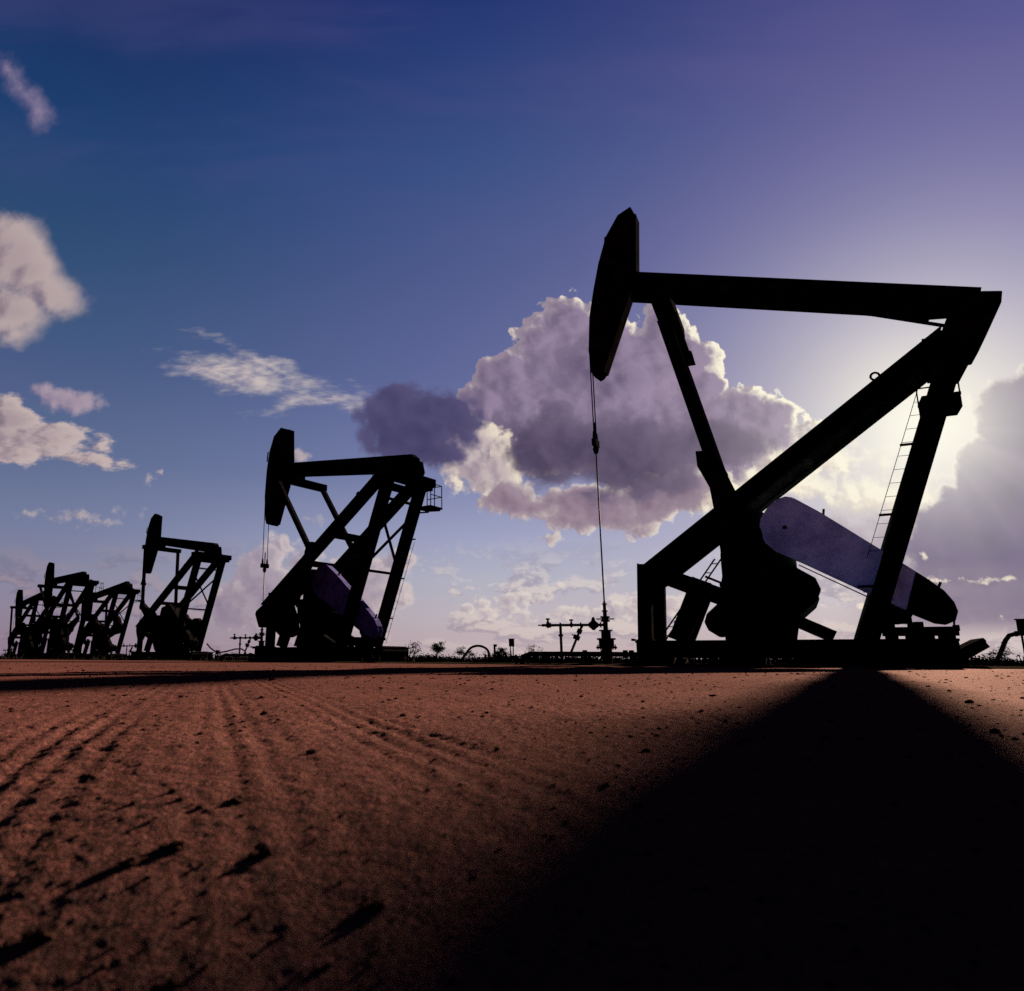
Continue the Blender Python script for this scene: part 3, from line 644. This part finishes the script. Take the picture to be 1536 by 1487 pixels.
def wellhead(label, X, Y, yaw, full=True):
    root = empty('wellhead', (X, Y, 0), R(yaw)); tag(root, label, 'wellhead', 'wellheads under the horseheads'); pm = M['pipe']
    b = MB(); b.disc(0, 0, .001, -.001, .001, 6)
    b = MB()
    for z0, z1, r in ((-.02,.45,.13),(.42,.47,.26),(.47,.64,.19),(.64,.68,.235),(.68,.86,.12),(.86,.89,.17),(.89,1.12,.06)):
        b.tube([(0,0,z0),(0,0,z1)], r, 16)
    for k in range(8): b.tube([(.215*math.cos(k*.785),.215*math.sin(k*.785),.39),(.215*math.cos(k*.785),.215*math.sin(k*.785),.52)], .018, 6)
    b.build('casing_head', pm, root)
    s = MB()
    for z0, z1, r in ((1.10,1.14,.12),(1.14,1.20,.09),(1.20,1.24,.12),(1.24,1.36,.05),(1.36,1.39,.075),(1.39,1.54,.042),(1.54,1.57,.065),(1.57,1.62,.03)): s.tube([(0,0,z0),(0,0,z1)], r, 14)
    s.bar((-.22,0,1.17), (.22,0,1.17), .03, .03); s.build('stuffing_box', pm, root)
    f = MB(); f.tube([(0,0,1.02),(-1.62,0,1.02)], .036, 10); f.tube([(-1.58,0,1.02),(-1.72,0,1.02)], .016, 8)
    for x in (-.12,-.20,-.40,-.62,-1.14,-1.40): f.tube([(x-.02,0,1.02),(x+.02,0,1.02)], .065, 12)
    f.build('flow_line', pm, root)
    for x, r, h in ((-.30,.13,.20),(-.86,.06,.13),(-1.46,.075,.16)):
        v = MB(); v.tube([(x-r*.75,0,1.02),(x-r*.2,0,1.02),(x+r*.2,0,1.02),(x+r*.75,0,1.02)], [r*.5,r*1.05,r*1.05,r*.5], 12); v.tube([(x,0,1.02),(x,0,1.02+h)], [r*.7,r*.22], 10)
        if r < .1: v.tube([(x-.05,0,1.02+h),(x+.05,0,1.02+h)], .022, 8)
        v.build('valve', pm, root)
    p_ = MB(); p_.tube([(-1.14,0,-.02),(-1.14,0,1.02)], .036, 10); p_.tube([(-1.14,0,.73),(-1.14,0,.78)], .062, 12); p_.build('support_post', pm, root)
    q = MB(); q.tube([(-.58,0,1.0),(-.64,0,.9),(-.88,0,.36),(-.92,0,.28)], .032, 10)
    for x, z, r in ((-.66,.86,.065),(-.74,.70,.085)): q.tube([(x+.025,0,z+.055),(x-.025,0,z-.055)], r, 12)
    q.bar((-.78,-.0,.74), (-.86,0,.78), .03, .03); q.build('bypass_line', pm, root)
    l_ = MB(); l_.tube([(-2.15,0,.20),(-1.95,0,.28),(-.2,0,.28),(.95,0,.27)], .062, 12)
    l_.tube([(-1.95,0,.27),(-2.1,.05,.16),(-2.2,.1,.0)], .055, 10); l_.tube([(-2.15,0,.21),(-2.5,0,.21)], .02, 8); l_.tube([(-2.32,0,.0),(-2.32,0,.26)], .03, 8)
    for x in (-.55,-.1,.45,.6,.85): l_.tube([(x-.06,0,.28),(x+.06,0,.28)], .10, 12)
    for x in (-1.6,-.5,.55): l_.tube([(x,0,-.02),(x+.08,0,.28)], .04, 8)
    l_.build('ground_pipe', pm, root)
    return root

JACKS = [
    dict(label='nearest and tallest pumpjack, horsehead raised, long pale belt guard with dark lower end', X=10.465, Y=17.076, yaw=28.5, phi=17.2, kind=BIG, boss=(-2.56,4.31), plat_up=.35, ladder='big', carrier=1.85, dark_end=True, sheet='guard'),
    dict(label='second nearest pumpjack with horsehead half lowered and blue-white belt guard behind its legs', X=-1.3, Y=29.6, yaw=40, phi=6.6, boss=(-1.40,4.05), ladder='far', carrier=1.75, sheet='guard_dark'),
    dict(label='middle-distance pumpjack standing alone, its crank pointing left toward the wellhead', X=-14.0, Y=52.2, yaw=40, phi=9.4, boss=(-3.37,3.70), carrier=.75, nest=False),
    dict(label='far pumpjack with the tallest upright horsehead of the distant three', X=-29.7, Y=70.0, yaw=44, phi=-1.2, side=-1, carrier=.9),
    dict(label='right-hand one of the distant three pumpjacks, beam tilted steeply down to its head', X=-28.8, Y=78.5, yaw=40, phi=-8.2, side=1, carrier=.8),
    dict(label='farthest pumpjack at the left end of the row, beam sloping down to its head', X=-41.2, Y=88.4, yaw=42, phi=-9.0, boss=(-3.0,1.75), carrier=.8),
]
WELL_LABELS = ['wellhead with valves and long flow pipe beneath the nearest horsehead', 'small wellhead with side pipe at the front of the second pumpjack', 'small wellhead beside the front post of the lone middle-distance pumpjack',
               'wellhead at the foot of the far pumpjack with the tallest upright horsehead', 'wellhead below the lowered head of the right-hand distant pumpjack', 'wellhead at the far left edge below the farthest pumpjack']
for i, j in enumerate(JACKS):
    pumpjack(**j, detail=i < 3)
    a = R(j['yaw']); X = j['X']+math.cos(a)*-5.585; Y = j['Y']-math.sin(a)*-5.585
    wellhead(WELL_LABELS[i], X, Y, 15.6 if i == 0 else j['yaw']-14)

# ------------------------------------------------------------------ pipes, posts and boxes
def arc(cx, cz, rx, rz, a0, a1, n=14): return [(cx+rx*math.cos(R(a0+(a1-a0)*k/n)), cz+rz*math.sin(R(a0+(a1-a0)*k/n))) for k in range(n+1)]
r_ = empty('vent_pipe', (4.15, 38, 0), R(5)); tag(r_, 'bent steel pipe arching out of the ground between two pumpjacks', 'pipe')
P = [(-.80,0,.0),(-.62,0,.18),(-.42,0,.44)]+[(x,0,z) for x, z in arc(.18,.42,.53,.40,150,0)]+[(.71,0,.0)]
MB().tube(P, .058, 12).build('bent_pipe', M['pipe'], r_, smooth=True)
MB().tube([(.71,0,-.02),(.71,0,.06)], .12, 12).tube([(.71,0,.26),(.71,0,.30)], .08, 12).build('flange', M['pipe'], r_)
r_ = empty('marker_post', (5.15, 38, 0), 0); tag(r_, 'short capped pipe post right of the bent arch pipe', 'post')
MB().tube([(0,0,-.02),(0,0,.88)], .052, 12).build('post', M['pipe'], r_); MB().tube([(.03,0,.78),(.03,0,.90)], .085, 12).build('cap', M['pipe'], r_)
def box_stand(label, X, Y, yaw, h, bw, bh, legs):
    r = empty('control_box', (X, Y, 0), R(yaw)); tag(r, label, 'control box')
    b = MB(); b.box(-bw/2, bw/2, -.10, .10, h-bh, h); b.box(-bw/2-.03, bw/2+.03, -.14, .13, h, h+.025); b.build('cabinet', M['pipe'], r, .008)
    MB().box(-bw/2+.02, bw/2-.02, -.118, -.103, h-bh+.02, h-.02).build('cabinet_door', M['pipe'], r, .004)
    for x in legs: MB().tube([(x,0,-.02),(x,0,h-bh)], .024, 8).build('leg', M['pipe'], r)
    MB().bar((legs[0],0,h*.3), (legs[-1],0,h*.3), .03, .03).build('crossbar', M['pipe'], r)
    return r
box_stand('small control box on two legs beside the bare shrubs in the middle distance', 5.68, 36, 8, 1.1, .25, .34, (-.06, .07))
box_stand('control box on legs at the right edge beside a bent conduit', 15.86, 19.0, 40, 1.17, .42, .36, (-.14, .14))
r_ = empty('conduit', (15.25, 19.0, 0), R(38)); tag(r_, 'thick bent conduit rising from the ground at the right edge', 'conduit')
P = [(-.62,0,.0),(-.42,0,.04),(-.28,0,.12),(-.18,0,.26),(-.08,0,.48),(0,0,.66),(.09,0,.78),(.22,0,.82),(.45,0,.82),(.75,0,.80),(.95,0,.7),(1.02,0,.5),(1.05,0,0)]
MB().tube(P, .052, 12).build('conduit_tube', M['pipe'], r_, smooth=True); MB().tube([(.20,0,.82),(.26,0,.82)], .068, 12).build('coupling', M['pipe'], r_)
MB().tube([(1.05,0,-.02),(1.05,0,.05)], .085, 12).build('ground_collar', M['pipe'], r_)
r_ = empty('supply_hose', (-9.6, 47.5, 0), R(18)); tag(r_, 'curved hose looping from the lone pumpjack down to a ground pipe', 'hose')
MB().tube([(-2.0,0,1.05),(-1.75,0,.80),(-1.4,0,.58),(-1.0,0,.52),(-.5,0,.60),(0,0,.72),(.4,0,.74),(.68,0,.62),(.80,0,.36),(.82,0,0)], .045, 10).build('hose', M['pipe'], r_, smooth=True)
MB().box(-1.3,-1.1,-.1,.1,.40,.66).tube([(-1.2,0,0),(-1.2,0,.4)], .04, 8).build('hose_stand', M['pipe'], r_)
r_ = empty('ground_pipeline', (-8.2, 43.0, 0), R(12)); tag(r_, 'low ground pipe with a bent end running toward the second pumpjack', 'pipe')
MB().tube([(-.62,0,0),(-.60,0,.14),(-.52,0,.27),(-.38,0,.32),(0,0,.32),(2.4,0,.32)], .07, 12).build('pipe_run', M['pipe'], r_, smooth=True)
MB().box(.4,.55,-.12,.12,0,.25).box(1.9,2.05,-.12,.12,0,.25).build('pipe_cradle', M['pipe'], r_)

# ------------------------------------------------------------------ shrubs
def shrub(name, label, cat, X, Y, h, w, seed, leafy=1.0, lean=0, group=None):
    rnd = random.Random(seed); root = empty(name, (X, Y, 0)); tag(root, label, cat, group)
    tr = MB(); tips = []
    def grow(p, d, L, r, lv):
        n = 4; pts = [p]; q = Vector(p); dd = d.copy()
        for i in range(n):
            dd = (dd+Vector((rnd.gauss(0,.22), rnd.gauss(0,.22), rnd.gauss(.03,.14)))).normalized(); q = q+dd*(L/n); pts.append(q.copy())
        tr.tube(pts, [r*(1-.5*i/n) for i in range(n+1)], 5 if lv < 2 else 3)
        if lv >= 3: tips.append((q, dd)); return
        for k in range(rnd.choice((2,3,3)) if lv else 4):
            a = rnd.uniform(0, 6.28); sp = rnd.uniform(.5, 1.0)
            nd = (dd+Vector((math.cos(a)*sp*w/h, math.sin(a)*sp*w/h, rnd.uniform(-.15,.25)))).normalized()
            grow(pts[rnd.choice((2,3,4))] if k else pts[-1], nd, L*rnd.uniform(.55,.85), r*.5, lv+1)
    stems = rnd.choice((1,2,2)) if leafy else 1
    for s_ in range(stems): grow(Vector((rnd.gauss(0,.08), rnd.gauss(0,.08), -.02)), Vector((rnd.gauss(lean,.25), rnd.gauss(0,.2), 1)).normalized(), h*.40, .035*h, 0)
    tr.build('trunk', M['bark'], root)
    lf = MB(); nl = int(30*leafy)
    for q, dd in tips:
        if rnd.random() < .22: continue
        for k in range(nl):
            c = q+Vector((rnd.gauss(0,.085), rnd.gauss(0,.085), rnd.gauss(.0,.055)))*h; s = rnd.uniform(.014,.034)*h
            a = Vector((rnd.gauss(0,1), rnd.gauss(0,1), rnd.gauss(0,1))).normalized(); b = a.orthogonal().normalized()
            lf.add([c-a*s*1.5, c+b*s*.7, c+a*s*1.5, c-b*s*.7], [(0,1,2,3)])
    if lf.v: lf.build('crown', M['leaf'], root)
G = 'shrubs along the far edge of the field'
shrub('shrub', 'dense dark rounded shrub on thin crooked stems right of the second pumpjack', 'shrub', 4.3, 70, 1.85, 2.3, 3, 2.0, group=G)
shrub('shrub', 'leafy shrub standing right behind the bent arch pipe', 'shrub', 6.7, 70, 1.5, 1.8, 8, 1.6, group=G)
shrub('shrub', 'low broad shrub between the capped post and the small control box', 'shrub', 9.6, 66, 1.25, 1.7, 12, 1.5, group=G)
shrub('shrub', 'sparse twiggy shrub just left of the nearest wellhead pipes', 'shrub', 12.4, 69, 1.6, 1.4, 21, .5, group=G)
shrub('sapling', 'thin bare upright sapling close to the second pumpjack sled', 'sapling', 1.6, 62, 1.8, .6, 33, .2, group=G)
shrub('shrub', 'grey twiggy shrub behind the bent conduit at the right edge', 'shrub', 54.5, 69, 1.9, 1.8, 41, .5, group=G)
shrub('sapling', 'single bare stem rising between the nearest pumpjack sled and the conduit', 'sapling', 45.5, 62, 1.5, .4, 52, .1, group=G)

# ------------------------------------------------------------------ stones
def stone_mesh(mb, x, y, s, rnd, n1=8, n2=5, flat=.62):
    ph = rnd.uniform(0, 6.28); vs = []; jit = [[rnd.uniform(.72, 1.25) for _ in range(n1)] for _ in range(n2)]; ex = rnd.uniform(.8, 1.5)
    for i in range(n2):
        th = math.pi*(i+.5)/n2
        for k in range(n1):
            a = 2*math.pi*k/n1; q = jit[i][k]*s
            px_, py_ = q*math.sin(th)*math.cos(a)*ex, q*math.sin(th)*math.sin(a)
            vs.append((x+px_*math.cos(ph)-py_*math.sin(ph), y+px_*math.sin(ph)+py_*math.cos(ph), s*.28+q*math.cos(th)*flat))
    fs = [(i*n1+k, (i+1)*n1+k, (i+1)*n1+(k+1)%n1, i*n1+(k+1)%n1) for i in range(n2-1) for k in range(n1)]
    fs += [tuple(range(n1)), tuple(reversed(range((n2-1)*n1, n2*n1)))]
    mb.add(vs, fs)
def gz(x, y): return float(height(np.array([x]), np.array([y]))[0])
def on_ground(px, py):
    a = (px-CX)/F_PX; b = -(py-743.5)/F_PX; c, s = math.cos(PITCH), math.sin(PITCH)
    k = CAM_H/-(s+b*c); return a*k, (c-b*s)*k
STONES = [(470,1130,10,'dark angular stone alone on the sand left of the centre'),(275,1218,22,'largest dark clod in the left foreground, upright at its right end'),(402,1230,17,'pointed dark clod right of the largest clod in the left foreground'),
          (205,1228,15,'flat dark clod left of the largest clod in the left foreground'),(362,1180,14,'broken dark clod above the pointed clod in the left foreground'),(205,1177,10,'small dark clod among a cluster on the left wheel track'),
          (275,1176,8,'small tilted clod beside the cluster on the left wheel track'),(85,1278,24,'wide low clod near the lower left corner'),(570,1284,20,'peaked dark clod at the edge of the big shadow'),(268,1328,18,'wide flat clod near the bottom of the left foreground'),
          (912,1178,9,'dark stone close to the edge of the big shadow on the sand'),(398,1074,9,'dark stone between the faint wheel ruts'),(217,1098,7,'pair-like dark stone on the left sand patch'),(606,1076,7,'small dark pyramid-shaped stone near the middle of the sand'),
          (691,1079,5,'small square-cut stone near the middle of the sand'),(748,1124,7,'dark stone below the middle of the sand'),(298,1117,6,'small stone between the ruts and the left sand patch'),(665,1107,6,'low oblong stone near the middle of the sand'),
          (1495,1095,8,'dark stone at the right edge beyond the big shadow'),(1456,1052,7,'flat stone on the lit sand right of the big shadow'),(1107,1082,6,'small stone on the sand left of the big shadow near the pumpjack'),(262,1168,9,'round dark clod at the top of the cluster on the left wheel track')]
rnd = random.Random(99)
for px_, py_, wpx, lb in STONES:
    x, y = on_ground(px_, py_); s = wpx/F_PX*math.hypot(x, y)*1.0
    mb = MB(); stone_mesh(mb, 0, 0, s*.72, rnd, 10, 6, .62 if wpx < 18 else .42)
    if wpx > 12: stone_mesh(mb, -s*.95, s*.12, s*.42, rnd, 9, 5, .4)
    o = mb.build('clod' if 'clod' in lb else 'stone', M['rock']); o.location = (x, y, gz(x, y)-s*.1); tag(o, lb, 'clod' if 'clod' in lb else 'stone', 'loose stones and clods on the sand')
mb = MB()
for i in range(3000):
    az = R(rnd.uniform(-32, 48)); D = .26*(60.0**rnd.random()); x, y = D*math.sin(az), D*math.cos(az)
    if y > edge_y(x)-.5: continue
    s = .0007+.0018*rnd.random()**4*(1+min(D, 8)*.6)+.0007*min(D, 6)
    if rnd.random() < .03: s *= 1.8
    if D < .9: s *= .65
    o0 = len(mb.v); stone_mesh(mb, x, y, s, rnd, 6, 4, .5); z = gz(x, y)-s*.15
    for k in range(o0, len(mb.v)): v = mb.v[k]; mb.v[k] = (v[0], v[1], v[2]+z)
tag(mb.build('gravel', M['rock']), 'fine dark gravel scattered over the sand', 'gravel', kind='stuff')

sc.cycles.max_bounces = 5; sc.cycles.use_denoising = False; sc.cycles.use_adaptive_sampling = True; sc.cycles.adaptive_threshold = .003; sc.cycles.adaptive_min_samples = 64
